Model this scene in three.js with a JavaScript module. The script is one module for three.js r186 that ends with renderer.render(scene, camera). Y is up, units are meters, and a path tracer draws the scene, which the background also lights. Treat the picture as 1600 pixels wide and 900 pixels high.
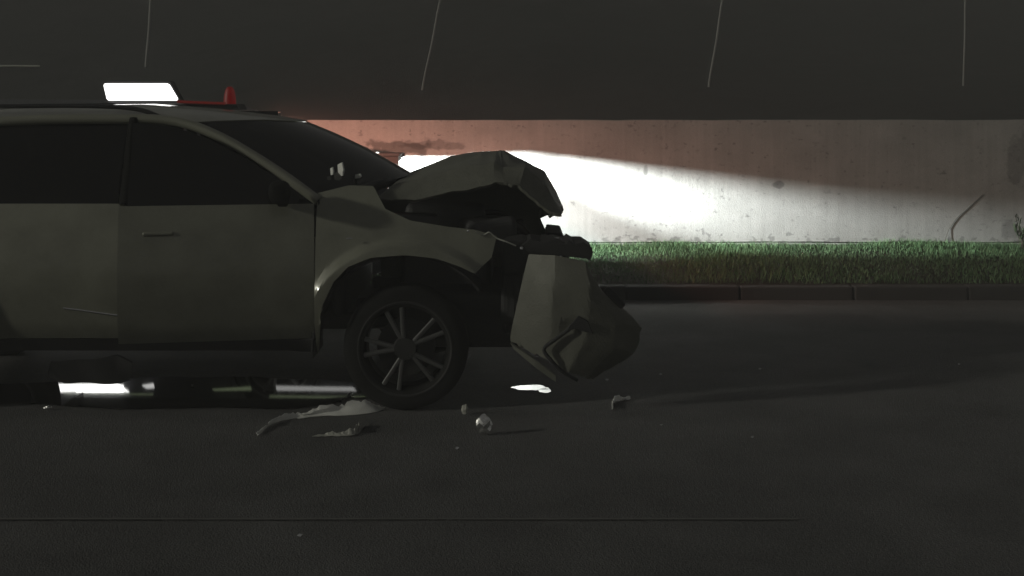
import * as THREE from 'three';
import { RoundedBoxGeometry } from 'three/addons/geometries/RoundedBoxGeometry.js';
import { mergeGeometries, toCreasedNormals } from 'three/addons/utils/BufferGeometryUtils.js';
import { RectAreaLightUniformsLib } from 'three/addons/lights/RectAreaLightUniformsLib.js';

// ---------------------------------------------------------------- camera, sky, lights, exposure
const scene = new THREE.Scene();
const EYE = 1.773, BACK = 7.5, F = 2085;             // eye height (m), distance to the wreck's near side (m), focal length in 1600-px units
const camera = new THREE.PerspectiveCamera(2 * Math.atan(747 / F) * 180 / Math.PI, 1600 / 1494, 0.1, 400);
camera.position.set(0, EYE, BACK);
camera.lookAt(0, EYE, 0);
camera.setViewOffset(1600, 1494, 0, 594, 1600, 900); // level camera, lens shifted down
scene.add(camera);

const renderer = new THREE.WebGLRenderer({ antialias: true });
renderer.toneMapping = THREE.LinearToneMapping;
renderer.toneMappingExposure = 1;
renderer.shadowMap.enabled = true;
RectAreaLightUniformsLib.init();

{ // overcast night sky, faint town glow
  const W = 64, H = 32, d = new Float32Array(W * H * 4);
  for (let y = 0; y < H; y++) for (let x = 0; x < W; x++) {
    const up = (y + 0.5) / H - 0.5, k = 0.049 * (1 - 0.15 * Math.max(0, up * 2)), i = (y * W + x) * 4;
    d[i] = k; d[i + 1] = k; d[i + 2] = k * 0.985; d[i + 3] = 1;
  }
  const t = new THREE.DataTexture(d, W, H, THREE.RGBAFormat, THREE.FloatType);
  t.mapping = THREE.EquirectangularReflectionMapping; t.magFilter = THREE.LinearFilter; t.needsUpdate = true;
  scene.background = t; scene.environment = t;
}
const moon = new THREE.DirectionalLight(new THREE.Color(1, 0.985, 0.84), 1.08);   // low distant light from the left
moon.position.set(-9.0, 2.9, 3.2); moon.target.position.set(0, 0, 0);
moon.castShadow = true; moon.shadow.radius = 7; moon.shadow.mapSize.set(2048, 2048);
Object.assign(moon.shadow.camera, { left: -14, right: 14, top: 10, bottom: -10, near: 0.1, far: 60 });
scene.add(moon, moon.target);
scene.fog = new THREE.FogExp2(new THREE.Color(0.99, 0.99, 1), 0.0106);

// ---------------------------------------------------------------- helpers
let seed = 12345;
const rnd = () => { seed = (seed * 1664525 + 1013904223) >>> 0; return seed / 4294967296; };
const rr = (a, b) => a + (b - a) * rnd();
const V = (x, y, z) => new THREE.Vector3(x, y, z);
const at = (px, py, z) => V((px - 800) * (BACK - z) / F, EYE + (153 - py) * (BACK - z) / F, z);   // a sighted point at its depth, in metres
const used = new Map();
function numbered(n) { const k = used.get(n) || 0; used.set(n, k + 1); return k ? n + '_' + String(k).padStart(3, '0') : n; }
function shade(o) { o.castShadow = true; o.receiveShadow = true; return o; }
function part(name, geo, mat, parent, label) {
  const m = shade(new THREE.Mesh(geo, mat)); m.name = name; parent.add(m);
  if (label) m.userData.label = label;
  return m;
}
function tag(o, label, category, group) { o.userData.label = label; o.userData.category = category; if (group) o.userData.group = group; return o; }
function thing(name, label, category, pos = [0, 0, 0], group) {
  const g = new THREE.Group(); g.name = numbered(name); g.position.set(...pos); scene.add(g);
  return tag(g, label, category, group);
}
function single(name, geo, mat, label, category, group) {
  const m = shade(new THREE.Mesh(geo, mat)); m.name = numbered(name); scene.add(m);
  return tag(m, label, category, group);
}
function struct(name, geo, mat) { const m = shade(new THREE.Mesh(geo, mat)); m.name = name; m.userData.kind = 'structure'; scene.add(m); return m; }

function resample(P, n) {
  const L = [0]; for (let i = 1; i < P.length; i++) L.push(L[i - 1] + P[i].distanceTo(P[i - 1]));
  const out = []; for (let k = 0; k <= n; k++) {
    const s = L[L.length - 1] * k / n; let i = 1; while (i < L.length - 1 && L[i] < s) i++;
    out.push(P[i - 1].clone().lerp(P[i], L[i] > L[i - 1] ? (s - L[i - 1]) / (L[i] - L[i - 1]) : 0));
  }
  return out;
}
const ruled = (A, B, n, m) => { const a = resample(A, n), b = resample(B, n), g = []; for (let j = 0; j <= m; j++) g.push(a.map((p, i) => p.clone().lerp(b[i], j / m))); return g; };
// closed sheet of thickness t behind a grid of points
function slab(grid, t, crease = 0.7) {
  const R = grid.length, C = grid[0].length, pos = [], N = [];
  for (let r = 0; r < R; r++) for (let c = 0; c < C; c++) {
    const a = grid[r][Math.max(0, c - 1)], b = grid[r][Math.min(C - 1, c + 1)], u = grid[Math.max(0, r - 1)][c], d = grid[Math.min(R - 1, r + 1)][c];
    N.push(V(0, 0, 0).crossVectors(b.clone().sub(a), u.clone().sub(d)).normalize());
  }
  const f = (r, c) => grid[r][c], k = (r, c) => grid[r][c].clone().addScaledVector(N[r * C + c], -t);
  const tri = (a, b, c) => pos.push(a.x, a.y, a.z, b.x, b.y, b.z, c.x, c.y, c.z), quad = (a, b, c, d) => { tri(a, b, c); tri(a, c, d); };
  for (let r = 0; r < R - 1; r++) for (let c = 0; c < C - 1; c++) {
    quad(f(r, c), f(r + 1, c), f(r + 1, c + 1), f(r, c + 1));
    quad(k(r, c), k(r, c + 1), k(r + 1, c + 1), k(r + 1, c));
  }
  for (let c = 0; c < C - 1; c++) { quad(k(0, c), f(0, c), f(0, c + 1), k(0, c + 1)); quad(f(R - 1, c), k(R - 1, c), k(R - 1, c + 1), f(R - 1, c + 1)); }
  for (let r = 0; r < R - 1; r++) { quad(f(r, 0), k(r, 0), k(r + 1, 0), f(r + 1, 0)); quad(k(r, C - 1), f(r, C - 1), f(r + 1, C - 1), k(r + 1, C - 1)); }
  const g = new THREE.BufferGeometry(); g.setAttribute('position', new THREE.Float32BufferAttribute(pos, 3));
  return uvs(toCreasedNormals(g, crease));
}
// uv in metres by the dominant axis
function uvs(g) {
  const p = g.attributes.position, n = g.attributes.normal, uv = new Float32Array(p.count * 2);
  for (let i = 0; i < p.count; i++) {
    const ax = Math.abs(n.getX(i)), ay = Math.abs(n.getY(i)), az = Math.abs(n.getZ(i));
    uv[i * 2] = ax > ay && ax > az ? p.getZ(i) : p.getX(i); uv[i * 2 + 1] = ay > ax && ay > az ? p.getZ(i) : p.getY(i);
  }
  g.setAttribute('uv', new THREE.BufferAttribute(uv, 2)); return g;
}
const clean = (g) => { const h = g.index ? g.toNonIndexed() : g; for (const k of Object.keys(h.attributes)) if (!['position', 'normal', 'uv'].includes(k)) h.deleteAttribute(k); if (!h.attributes.uv) uvs(h); return h; };
const join = (list) => mergeGeometries(list.map(clean));
const rbox = (w, h, d, r = 0.02, x = 0, y = 0, z = 0, ry = 0, rz = 0, rx = 0) => { const g = new RoundedBoxGeometry(w, h, d, 2, Math.min(r, w / 2.1, h / 2.1, d / 2.1)); g.rotateX(rx); g.rotateZ(rz); g.rotateY(ry); g.translate(x, y, z); return g; };
const tube = (pts, r, n = 40, k = 8) => new THREE.TubeGeometry(new THREE.CatmullRomCurve3(pts), n, r, k, false);
// solid outline in the x-y plane with bevelled edges
function plate(pts, depth, bevel = 0.01, holes = []) {
  const s = new THREE.Shape(pts.map((p) => new THREE.Vector2(p[0], p[1])));
  for (const h of holes) s.holes.push(new THREE.Path(h.map((p) => new THREE.Vector2(p[0], p[1]))));
  const g = new THREE.ExtrudeGeometry(s, { depth, bevelEnabled: bevel > 0, bevelSize: bevel, bevelThickness: bevel, bevelSegments: 2 });
  return g;
}
function crumple(g, amp, freq, s0 = 0) { // dents a geometry
  const p = g.attributes.position;
  for (let i = 0; i < p.count; i++) {
    const x = p.getX(i), y = p.getY(i), z = p.getZ(i);
    p.setXYZ(i, x + amp * Math.sin(freq * (y + 1.3 * z) + s0), y + amp * Math.sin(freq * (x * 1.2 + z) + 2 + s0), z + amp * Math.sin(freq * (x + y * 0.8) + 4 + s0));
  }
  g.computeVertexNormals(); return g;
}
// value noise for textures
const hash = (x, y) => { let h = (x * 374761393 + y * 668265263) | 0; h = Math.imul(h ^ (h >>> 13), 1274126177); return ((h ^ (h >>> 16)) >>> 0) / 4294967296; };
function vn(x, y, wx = 1e9, wy = 1e9) {
  const x0 = Math.floor(x), y0 = Math.floor(y), fx = x - x0, fy = y - y0, m = (a, w) => ((a % w) + w) % w, s = (t) => t * t * (3 - 2 * t);
  const h = (i, j) => hash(m(x0 + i, wx), m(y0 + j, wy)), a = h(0, 0) + (h(1, 0) - h(0, 0)) * s(fx), b = h(0, 1) + (h(1, 1) - h(0, 1)) * s(fx);
  return a + (b - a) * s(fy);
}
function fbm(x, y, o, wx = 1e9, wy = 1e9) { let v = 0, a = 0.5, n = 0; for (let i = 0; i < o; i++) { v += a * vn(x, y, wx, wy); n += a; a *= 0.55; x *= 2; y *= 2; wx *= 2; wy *= 2; } return v / n; }
function texture(W, H, f, color = true) {
  const d = new Uint8Array(W * H * 4);
  for (let y = 0; y < H; y++) for (let x = 0; x < W; x++) { const c = f(x, y); for (let k = 0; k < 3; k++) d[(y * W + x) * 4 + k] = Math.max(0, Math.min(255, 255 * (color ? Math.pow(Math.max(0, c[k]), 1 / 2.2) : c[k]))); d[(y * W + x) * 4 + 3] = 255; }
  const t = new THREE.DataTexture(d, W, H); t.wrapS = t.wrapT = THREE.RepeatWrapping; t.magFilter = THREE.LinearFilter; t.minFilter = THREE.LinearMipmapLinearFilter; t.generateMipmaps = true;
  if (color) t.colorSpace = THREE.SRGBColorSpace; t.needsUpdate = true; return t;
}
const std = (r, g, b, rough = 0.7, metal = 0, more = {}) => new THREE.MeshStandardMaterial({ color: new THREE.Color().setRGB(r, g, b), roughness: rough, metalness: metal, ...more });
const phys = (r, g, b, rough, metal, more = {}) => new THREE.MeshPhysicalMaterial({ color: new THREE.Color().setRGB(r, g, b), roughness: rough, metalness: metal, ...more });

// ---------------------------------------------------------------- materials
const grainT = texture(512, 512, (x, y) => { const v = fbm(x / 4, y / 4, 3, 128, 128); return [v, v, v]; }, false);
const asphaltT = texture(1024, 1024, (x, y) => {
  const n = fbm(x / 3, y / 3, 2, 341, 341), c = fbm(x / 128, y / 128, 4, 8, 8), s = hash(x >> 1, y >> 1) > 0.985 ? 0.05 : 0;
  const v = 0.06 + 0.06 * n + 0.06 * (c - 0.5) + s; return [v, v * 0.995, v * 0.985];
});
asphaltT.repeat.set(0.37, 0.37);
const asphaltB = grainT.clone(); asphaltB.repeat.set(1.5, 1.5); asphaltB.needsUpdate = true;
const concreteT = texture(2048, 512, (x, y) => {                       // 8.2 m x 2.05 m
  const wx = x / 2048 * 8.2, up = y / 512 * 2.05, wl = wx > 6 ? wx - 8.2 : wx;      // metres along the wall and above the road
  const fine = fbm(x / 3, y / 3, 3), blot = fbm(x / 90, y / 60, 4), streak = fbm(x / 9, y / 260, 3);
  let v = 0.37 + 0.06 * (fine - 0.5) + 0.13 * (blot - 0.5) + 0.08 * (streak - 0.5);
  const pit = fbm(x / 11, y / 9, 3); if (pit > 0.77) v *= 0.8;          // pits
  const foot = fbm(x / 15, y / 11, 4) + 0.25 * Math.exp(-Math.pow((up - 0.37) / 0.07, 2)); if (foot > 0.8) v *= 0.62;   // soil splashed at the foot
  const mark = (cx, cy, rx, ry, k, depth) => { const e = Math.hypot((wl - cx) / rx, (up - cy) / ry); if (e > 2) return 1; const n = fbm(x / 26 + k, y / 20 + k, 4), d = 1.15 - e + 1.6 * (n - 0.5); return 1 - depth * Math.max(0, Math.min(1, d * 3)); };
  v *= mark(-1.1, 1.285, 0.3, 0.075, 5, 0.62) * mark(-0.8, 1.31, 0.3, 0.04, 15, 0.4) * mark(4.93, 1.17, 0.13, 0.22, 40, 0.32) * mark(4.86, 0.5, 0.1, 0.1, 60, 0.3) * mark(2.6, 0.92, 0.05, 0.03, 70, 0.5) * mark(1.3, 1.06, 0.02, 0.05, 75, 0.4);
  return [v, v * 0.985, v * 0.945];
});
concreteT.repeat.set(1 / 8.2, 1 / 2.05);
const paintT = texture(512, 512, (x, y) => { const n = fbm(x / 5, y / 5, 3, 102, 102), c = fbm(x / 64, y / 64, 4, 8, 8), v = 0.86 + 0.1 * (n - 0.5) + 0.34 * (c - 0.5); return [v, v, v * 0.985]; });
const grassG = texture(512, 512, (x, y) => { const n = fbm(x / 6, y / 6, 3, 85, 85), c = fbm(x / 64, y / 64, 3, 8, 8); const v = 0.035 + 0.04 * n + 0.03 * (c - 0.5); return [v * 0.95, v * 1.05, v * 0.6]; });
grassG.repeat.set(0.6, 0.6);
const M = {
  road: std(1, 1, 1, 1, 0, { map: asphaltT, bumpMap: asphaltB, bumpScale: 0.004 }),
  tar: std(0.135, 0.133, 0.127, 1),
  kerb: std(0.055, 0.055, 0.053, 0.95, 0, { bumpMap: asphaltB, bumpScale: 0.003 }),
  verge: std(0.62, 0.5, 0.55, 1, 0, { map: grassG, bumpMap: asphaltB, bumpScale: 0.02 }),
  hill: std(0.28, 0.27, 0.38, 1, 0, { map: grassG, bumpMap: asphaltB, bumpScale: 0.02 }),
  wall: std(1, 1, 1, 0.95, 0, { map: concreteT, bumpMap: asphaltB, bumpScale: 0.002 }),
  blade: std(0.085, 0.155, 0.075, 0.75, 0, { side: THREE.DoubleSide }),
  paint: phys(0.245, 0.248, 0.2, 0.45, 0.1, { map: paintT, clearcoat: 0.9, clearcoatRoughness: 0.12 }),
  paintScuffed: phys(0.17, 0.172, 0.145, 0.6, 0.05, { map: paintT, bumpMap: grainT, bumpScale: 0.0015 }),
  plastic: std(0.06, 0.06, 0.062, 0.6),
  black: std(0.025, 0.025, 0.026, 0.75),
  blackGloss: std(0.02, 0.02, 0.022, 0.35),
  pillar: phys(0.012, 0.012, 0.012, 1, 0, { specularIntensity: 0.2 }),
  rubber: phys(0.016, 0.016, 0.016, 1, 0, { specularIntensity: 0.3 }),
  alloy: std(0.11, 0.11, 0.11, 0.45, 0.4),
  darkAlloy: std(0.03, 0.03, 0.03, 0.7, 0.2),
  steel: std(0.2, 0.2, 0.2, 0.5, 0.9),
  rawMetal: std(0.09, 0.09, 0.095, 0.6, 0.5),
  chrome: std(0.85, 0.85, 0.85, 0.12, 1),
  glass: phys(0.09, 0.1, 0.1, 0.03, 0, { transmission: 1, thickness: 0, ior: 1.5 }),
  screen: phys(0.13, 0.14, 0.14, 0.05, 0, { transmission: 1, thickness: 0, ior: 1.5 }),
  fabric: std(0.03, 0.03, 0.032, 0.95),
  vanPaint: phys(0.06, 0.062, 0.07, 0.45, 0.1, { clearcoat: 0.7, clearcoatRoughness: 0.15 }),
  pole: std(0.22, 0.22, 0.21, 0.7, 0),
  pale: std(0.88, 0.88, 0.84, 0.22),
  paleDull: std(0.42, 0.42, 0.38, 0.6),
  foil: std(0.95, 0.95, 0.94, 0.27, 1),
  clearPale: phys(0.8, 0.82, 0.8, 0.9, 0, { transmission: 0.5, thickness: 0 }),
  water: phys(0.006, 0.006, 0.006, 0.035, 0, { ior: 1.38, bumpMap: grainT, bumpScale: 0.00003 }),
  twig: std(0.05, 0.045, 0.03, 0.9),
  leaf: std(0.04, 0.07, 0.03, 0.8, 0, { side: THREE.DoubleSide }),
  redLens: std(0.08, 0.003, 0.003, 0.5, 0, { emissive: new THREE.Color(1, 0.01, 0.006), emissiveIntensity: 0.055 }),
  redStrip: std(0.1, 0.005, 0.004, 0.5, 0, { emissive: new THREE.Color(1, 0.03, 0.015), emissiveIntensity: 0.045 }),
  whiteLens: std(0.8, 0.8, 0.8, 0.3, 0, { emissive: new THREE.Color(1, 0.985, 0.95), emissiveIntensity: 3 }),
  headLens: std(0.8, 0.8, 0.8, 0.2, 0, { emissive: new THREE.Color(0.95, 1, 0.95), emissiveIntensity: 2.5 }),
  headOff: phys(0.5, 0.5, 0.5, 0.1, 0.2, { clearcoat: 1 }),
  glowStrip: [5, 1.6, 0.22, 0.75].map((e, i) => std(0.6, 0.6, 0.6, 0.4, 0, { emissive: i === 2 ? new THREE.Color(0.8, 1, 0.55) : new THREE.Color(1, 1, 0.97), emissiveIntensity: e })),  // glow for the unseen strips added to the van flank
};

// ---------------------------------------------------------------- ground, road, kerb, verge, hill
const ZK = -4.2, ZW = -5.5, YB = 0.326, YT = 1.555;
const field = (x0, x1, z0, z1, nx, nz, h) => {
  const g = []; for (let j = 0; j <= nz; j++) { const row = []; for (let i = 0; i <= nx; i++) { const x = x0 + (x1 - x0) * i / nx, z = z0 + (z1 - z0) * j / nz; row.push(V(x, h(x, z), z)); } g.push(row); }
  const geo = new THREE.BufferGeometry(), pos = [], idx = [];
  g.flat().forEach((p) => pos.push(p.x, p.y, p.z));
  for (let j = 0; j < nz; j++) for (let i = 0; i < nx; i++) { const a = j * (nx + 1) + i, b = a + nx + 1; idx.push(a, b, a + 1, b, b + 1, a + 1); }
  geo.setAttribute('position', new THREE.Float32BufferAttribute(pos, 3)); geo.setIndex(idx); geo.computeVertexNormals(); return uvs(geo);
};
struct('ground', field(-90, 90, -90, 60, 2, 2, () => -0.06), M.hill);
struct('road', field(-60, 60, ZK, 14, 240, 36, (x, z) => 0.004 * (vn(x * 0.9 + 40, z * 0.9 + 40) - 0.5)), M.road);
const bankY = (x, z) => { const t = Math.max(0, Math.min(1, (ZK - 0.14 - z) / (ZK - 0.14 - ZW))); return 0.115 + (YB - 0.115) * Math.pow(t, 0.8) + 0.05 * (fbm(x * 1.3 + 50, z * 1.3 + 50, 3) - 0.5) * Math.min(1, t * 6); };
struct('verge', field(-40, 40, ZW - 0.1, ZK - 0.14, 400, 14, bankY), M.verge);
{ // kerb stones
  const kerb = new THREE.Group(); kerb.name = 'kerb'; kerb.userData.kind = 'structure'; scene.add(kerb);
  const stone = rbox(0.992, 0.3, 0.15, 0.018, 0, -0.03, ZK - 0.072);
  for (let i = -16; i < 16; i++) { const m = part(i > -16 ? 'kerb_stone_' + String(i + 16).padStart(3, '0') : 'kerb_stone', stone, M.kerb, kerb); m.position.set(i + 0.5 + rr(-0.002, 0.002), rr(-0.006, 0.004), rr(-0.004, 0.004)); }
}
const hillY = (x, z) => { const s = -z - 9.6; return 0.35 + 0.37 * Math.max(0, s) + 0.9 * (fbm(x * 0.12 + 30, z * 0.12 + 30, 4) - 0.5) * Math.min(1, Math.max(0, s / 3)) + 0.12 * (fbm(x * 1.7 + 9, z * 1.7 + 9, 3) - 0.5); };
struct('hill', field(-70, 70, -36, ZW - 0.2, 420, 120, hillY), M.hill);

// worn markings and joints in the road
{
  const line = (x0, x1, z, w, k) => { const g = field(x0, x1, z - w / 2, z + w / 2, 60, 1, (x, q) => 0.0075); const p = g.attributes.position; for (let i = 0; i < p.count; i++) p.setZ(i, p.getZ(i) + 0.006 * (vn(p.getX(i) * 7 + k, 3 + (i > p.count / 2 ? 9 : 0)) - 0.5)); return g; };
  const seam = struct('road_joint', line(-12, 1.2, 1.9, 0.02, 3), M.tar);
}

// ---------------------------------------------------------------- concrete wall
{
  const w = thing('concrete_wall', 'long low pale concrete wall lit by a headlight beam behind the wreck', 'wall');
  const rows = 12, cols = 400, grid = [];
  for (let j = 0; j <= rows; j++) { const row = []; for (let i = 0; i <= cols; i++) { const x = -30 + 60 * i / cols; row.push(V(x, YT + 0.012 * (fbm(x * 3 + 60, 4, 3) - 0.5) - (YT - YB - 0.045) * j / rows + (j === rows ? 0.008 * (vn(x * 2.3 + 90, 1) - 0.5) : 0), ZW + 0.004 * (fbm(x * 2 + 70, j * 0.7, 3) - 0.5))); } grid.push(row); }
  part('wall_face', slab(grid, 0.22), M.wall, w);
  const pg = []; for (let j = 0; j <= 3; j++) { const row = []; for (let i = 0; i <= cols; i++) { const x = -30 + 60 * i / cols; row.push(V(x, YB + 0.034 + 0.008 * (vn(x * 2.3 + 90, 1) - 0.5) - 0.34 * j / 3, ZW + 0.012 + 0.006 * (vn(x * 3 + 20, 2) - 0.5))); } pg.push(row); }
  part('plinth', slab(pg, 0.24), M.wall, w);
}
// grass on the verge: one mass
{
  const blade = new THREE.BufferGeometry(), p = [], k = 4;
  for (let i = 0; i < k; i++) { const a = i / k, b = (i + 1) / k, w = (t) => 0.0035 * (1 - t * 0.95), x = (t) => 0.35 * t * t; p.push(-w(a), a, x(a), w(a), a, x(a), w(b), b, x(b), -w(a), a, x(a), w(b), b, x(b), -w(b), b, x(b)); }
  blade.setAttribute('position', new THREE.Float32BufferAttribute(p, 3)); blade.computeVertexNormals();
  const N = 60000, im = new THREE.InstancedMesh(blade, M.blade, N), o = new THREE.Object3D(), c = new THREE.Color();
  for (let i = 0; i < N; i++) {
    const x = i < N * 0.85 ? rr(-2, 5.6) : rr(-14, 14), z = ZW + 0.03 + (ZK - 0.16 - ZW - 0.03) * Math.pow(rnd(), 1.9), patch = fbm(x * 1.6 + 20, z * 2 + 20, 3), h = rr(0.022, 0.075) * (0.45 + 1.0 * patch) * (z < ZW + 0.18 ? 1.1 : 0.8);
    o.position.set(x, bankY(x, z) - 0.008, z); o.rotation.set(rr(-0.3, 0.3), rr(0, 6.3), rr(-0.3, 0.3)); o.scale.set(rr(0.8, 1.5), h, h); o.updateMatrix(); im.setMatrixAt(i, o.matrix);
    const t = rnd(), v = 0.6 + 0.9 * patch; c.setRGB(v * (0.75 + 0.6 * t), v * (0.95 + 0.25 * t), v * (0.8 + 0.3 * t)); im.setColorAt(i, c);
  }
  im.name = 'verge_grass'; shade(im); im.userData = { label: 'short green grass along the foot of the pale wall', category: 'grass', kind: 'stuff' }; scene.add(im);
}
// weed at the right edge and the stalk leaning on the wall
{
  const t = thing('wall_weed', 'dark leafy weed at the foot of the wall by the right edge', 'plant', [4.92, bankY(4.92, -5.36), -5.36]);
  const st = [], lf = [];
  for (let i = 0; i < 12; i++) {
    const a = rr(0, 6.3), l = rr(0.15, 0.36), e = V(Math.cos(a) * 0.12 * l / 0.3, l, Math.sin(a) * 0.05), q = [V(rr(-0.03, 0.03), 0, rr(-0.02, 0.02)), e.clone().multiplyScalar(0.55).add(V(0, 0.03, 0)), e];
    st.push(tube(q, 0.003, 8, 5));
    for (let k = 0; k < 6; k++) { const g = new THREE.PlaneGeometry(0.022, 0.07, 2, 3), gp = g.attributes.position; for (let j = 0; j < gp.count; j++) { const v = gp.getY(j) / 0.07; gp.setX(j, gp.getX(j) * (1 - Math.abs(v) * 1.7)); gp.setZ(j, -v * v * 0.02); } g.computeVertexNormals(); g.rotateX(rr(-1, 1)); g.rotateY(rr(0, 6.3)); const c = new THREE.CatmullRomCurve3(q).getPoint(rr(0.35, 1)); g.translate(c.x + rr(-0.02, 0.02), c.y, c.z + rr(-0.01, 0.02)); lf.push(g); }
  }
  part('stem', join(st), M.twig, t); part('foliage', join(lf), M.leaf, t);
}
{
  const b = at(1483, 358, ZW + 0.005), c = at(1512, 326, ZW + 0.004), e = at(1536, 304, ZW + 0.004);
  const foot = V(b.x - 0.05, bankY(b.x - 0.05, ZW + 0.018), ZW + 0.018);
  single('dry_stalk', join([tube([b, b.clone().lerp(c, 0.5).add(V(-0.012, 0.008, 0)), c, e], 0.0022, 24, 6), tube([b, b.clone().lerp(foot, 0.5).add(V(-0.01, 0, 0)), foot], 0.0018, 10, 5)]), M.twig, 'thin dark stalk slanting against the wall near its right end', 'stalk');
}
// slender leaning poles on the dark slope
{
  const foot = (px, py) => { let z = -9; for (; z > -30; z -= 0.02) { const p = at(px, py, z); if (hillY(p.x, z) >= p.y) return p; } return at(px, py, -12); };
  const list = [['pale slender upright pole directly above the white roof lamp', 228, 105, 232, 0, 0.026], ['thin leaning pole on the slope above the wreck windscreen', 660, 140, 687, 0, 0.019], ['thin leaning pole on the slope right of the wreck bonnet', 1107, 138, 1131, 0, 0.019], ['faint thin pole on the slope near the right edge', 1505, 134, 1513, 0, 0.016]];
  list.forEach(([label, x0, y0, x1, y1, r]) => {
    const a = foot(x0, y0), dx = (x1 - x0) * (BACK - a.z) / F, dy = (y0 - y1) * (BACK - a.z) / F, b = a.clone().add(V(dx, dy, -0.15)), top = a.clone().add(V(dx * 1.9, dy * 1.6, -0.25));
    a.y -= 0.25;
    const t = thing('slope_pole', label, 'pole', a.toArray(), 'slender poles on the dark slope behind the wall');
    const lp = [V(0, 0, 0), V(0.002, 0.25, 0), b.clone().sub(a).lerp(V(0, 0.25, 0), 0.45).add(V(0.007 * Math.sign(dx), 0, 0)), b.clone().sub(a), top.clone().sub(a)];
    part('shaft', tube(lp, r, 40, 8), M.pole, t);
    const cap = new THREE.SphereGeometry(r * 1.5, 12, 8); cap.translate(...top.clone().sub(a).toArray()); part('cap', cap, M.pole, t);
  });
}

// ---------------------------------------------------------------- wrecked car
const CAR = -0.604, W0 = 1.9;                      // front axle, width
const near = (z) => z, far = (z) => -W0 - z;
function sideZ(X, Y, flare = true) {
  let z = 0;
  if (Y < 0.5) z -= 0.1 * Math.pow((0.5 - Y) / 0.22, 1.6);
  if (Y < 0.74) z -= 0.05 * Math.pow((0.74 - Y) / 0.34, 1.6);
  if (Y > 0.78) z -= 0.085 * Math.pow((Math.min(Y, 1.175) - 0.78) / 0.395, 1.7);
  if (Y > 1.175) z -= (Y - 1.175) * 0.42;
  if (X > -0.7) z -= 0.1 * Math.pow((X + 0.7) / 0.9, 2);
  if (X < -3.4) z -= 0.16 * Math.pow((-3.4 - X) / 0.95, 2);
  if (flare) for (const ax of [CAR, CAR - 2.9]) { const r = Math.hypot(X - ax, Y - 0.355), t = THREE.MathUtils.clamp((0.645 - r) / 0.06, 0, 1); if (r > 0.4) z += 0.036 * t * t * (3 - 2 * t); }
  return z;
}
const XY = (px, py) => V((px - 800) / 278, (646 - py) / 278, 0);
const onSide = (grid, far_, inset = 0, flare = true) => grid.map((row) => { const r = row.map((p) => { const z = sideZ(p.x, p.y, flare) - inset; return V(p.x, p.y, far_ ? -W0 - z : z); }); return far_ ? r.reverse() : r; });
let SCREEN;
const car = thing('wrecked_car', 'crashed olive grey sport utility car with crumpled bonnet and hanging front bumper', 'car', [CAR, 0, -W0 / 2]);
const ox = -CAR, oz = W0 / 2;
const cp = (name, geo, mat, label, parent = car) => { if (parent === car) geo.translate(ox, 0, oz); return part(name, geo, mat, parent, label); };
const arch = (cx, a0, a1, r, n = 24) => { const o = []; for (let i = 0; i <= n; i++) { const a = (a0 + (a1 - a0) * i / n) * Math.PI / 180; o.push(V(cx + Math.cos(a) * r, 0.355 + Math.sin(a) * r, 0)); } return o; };
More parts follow.
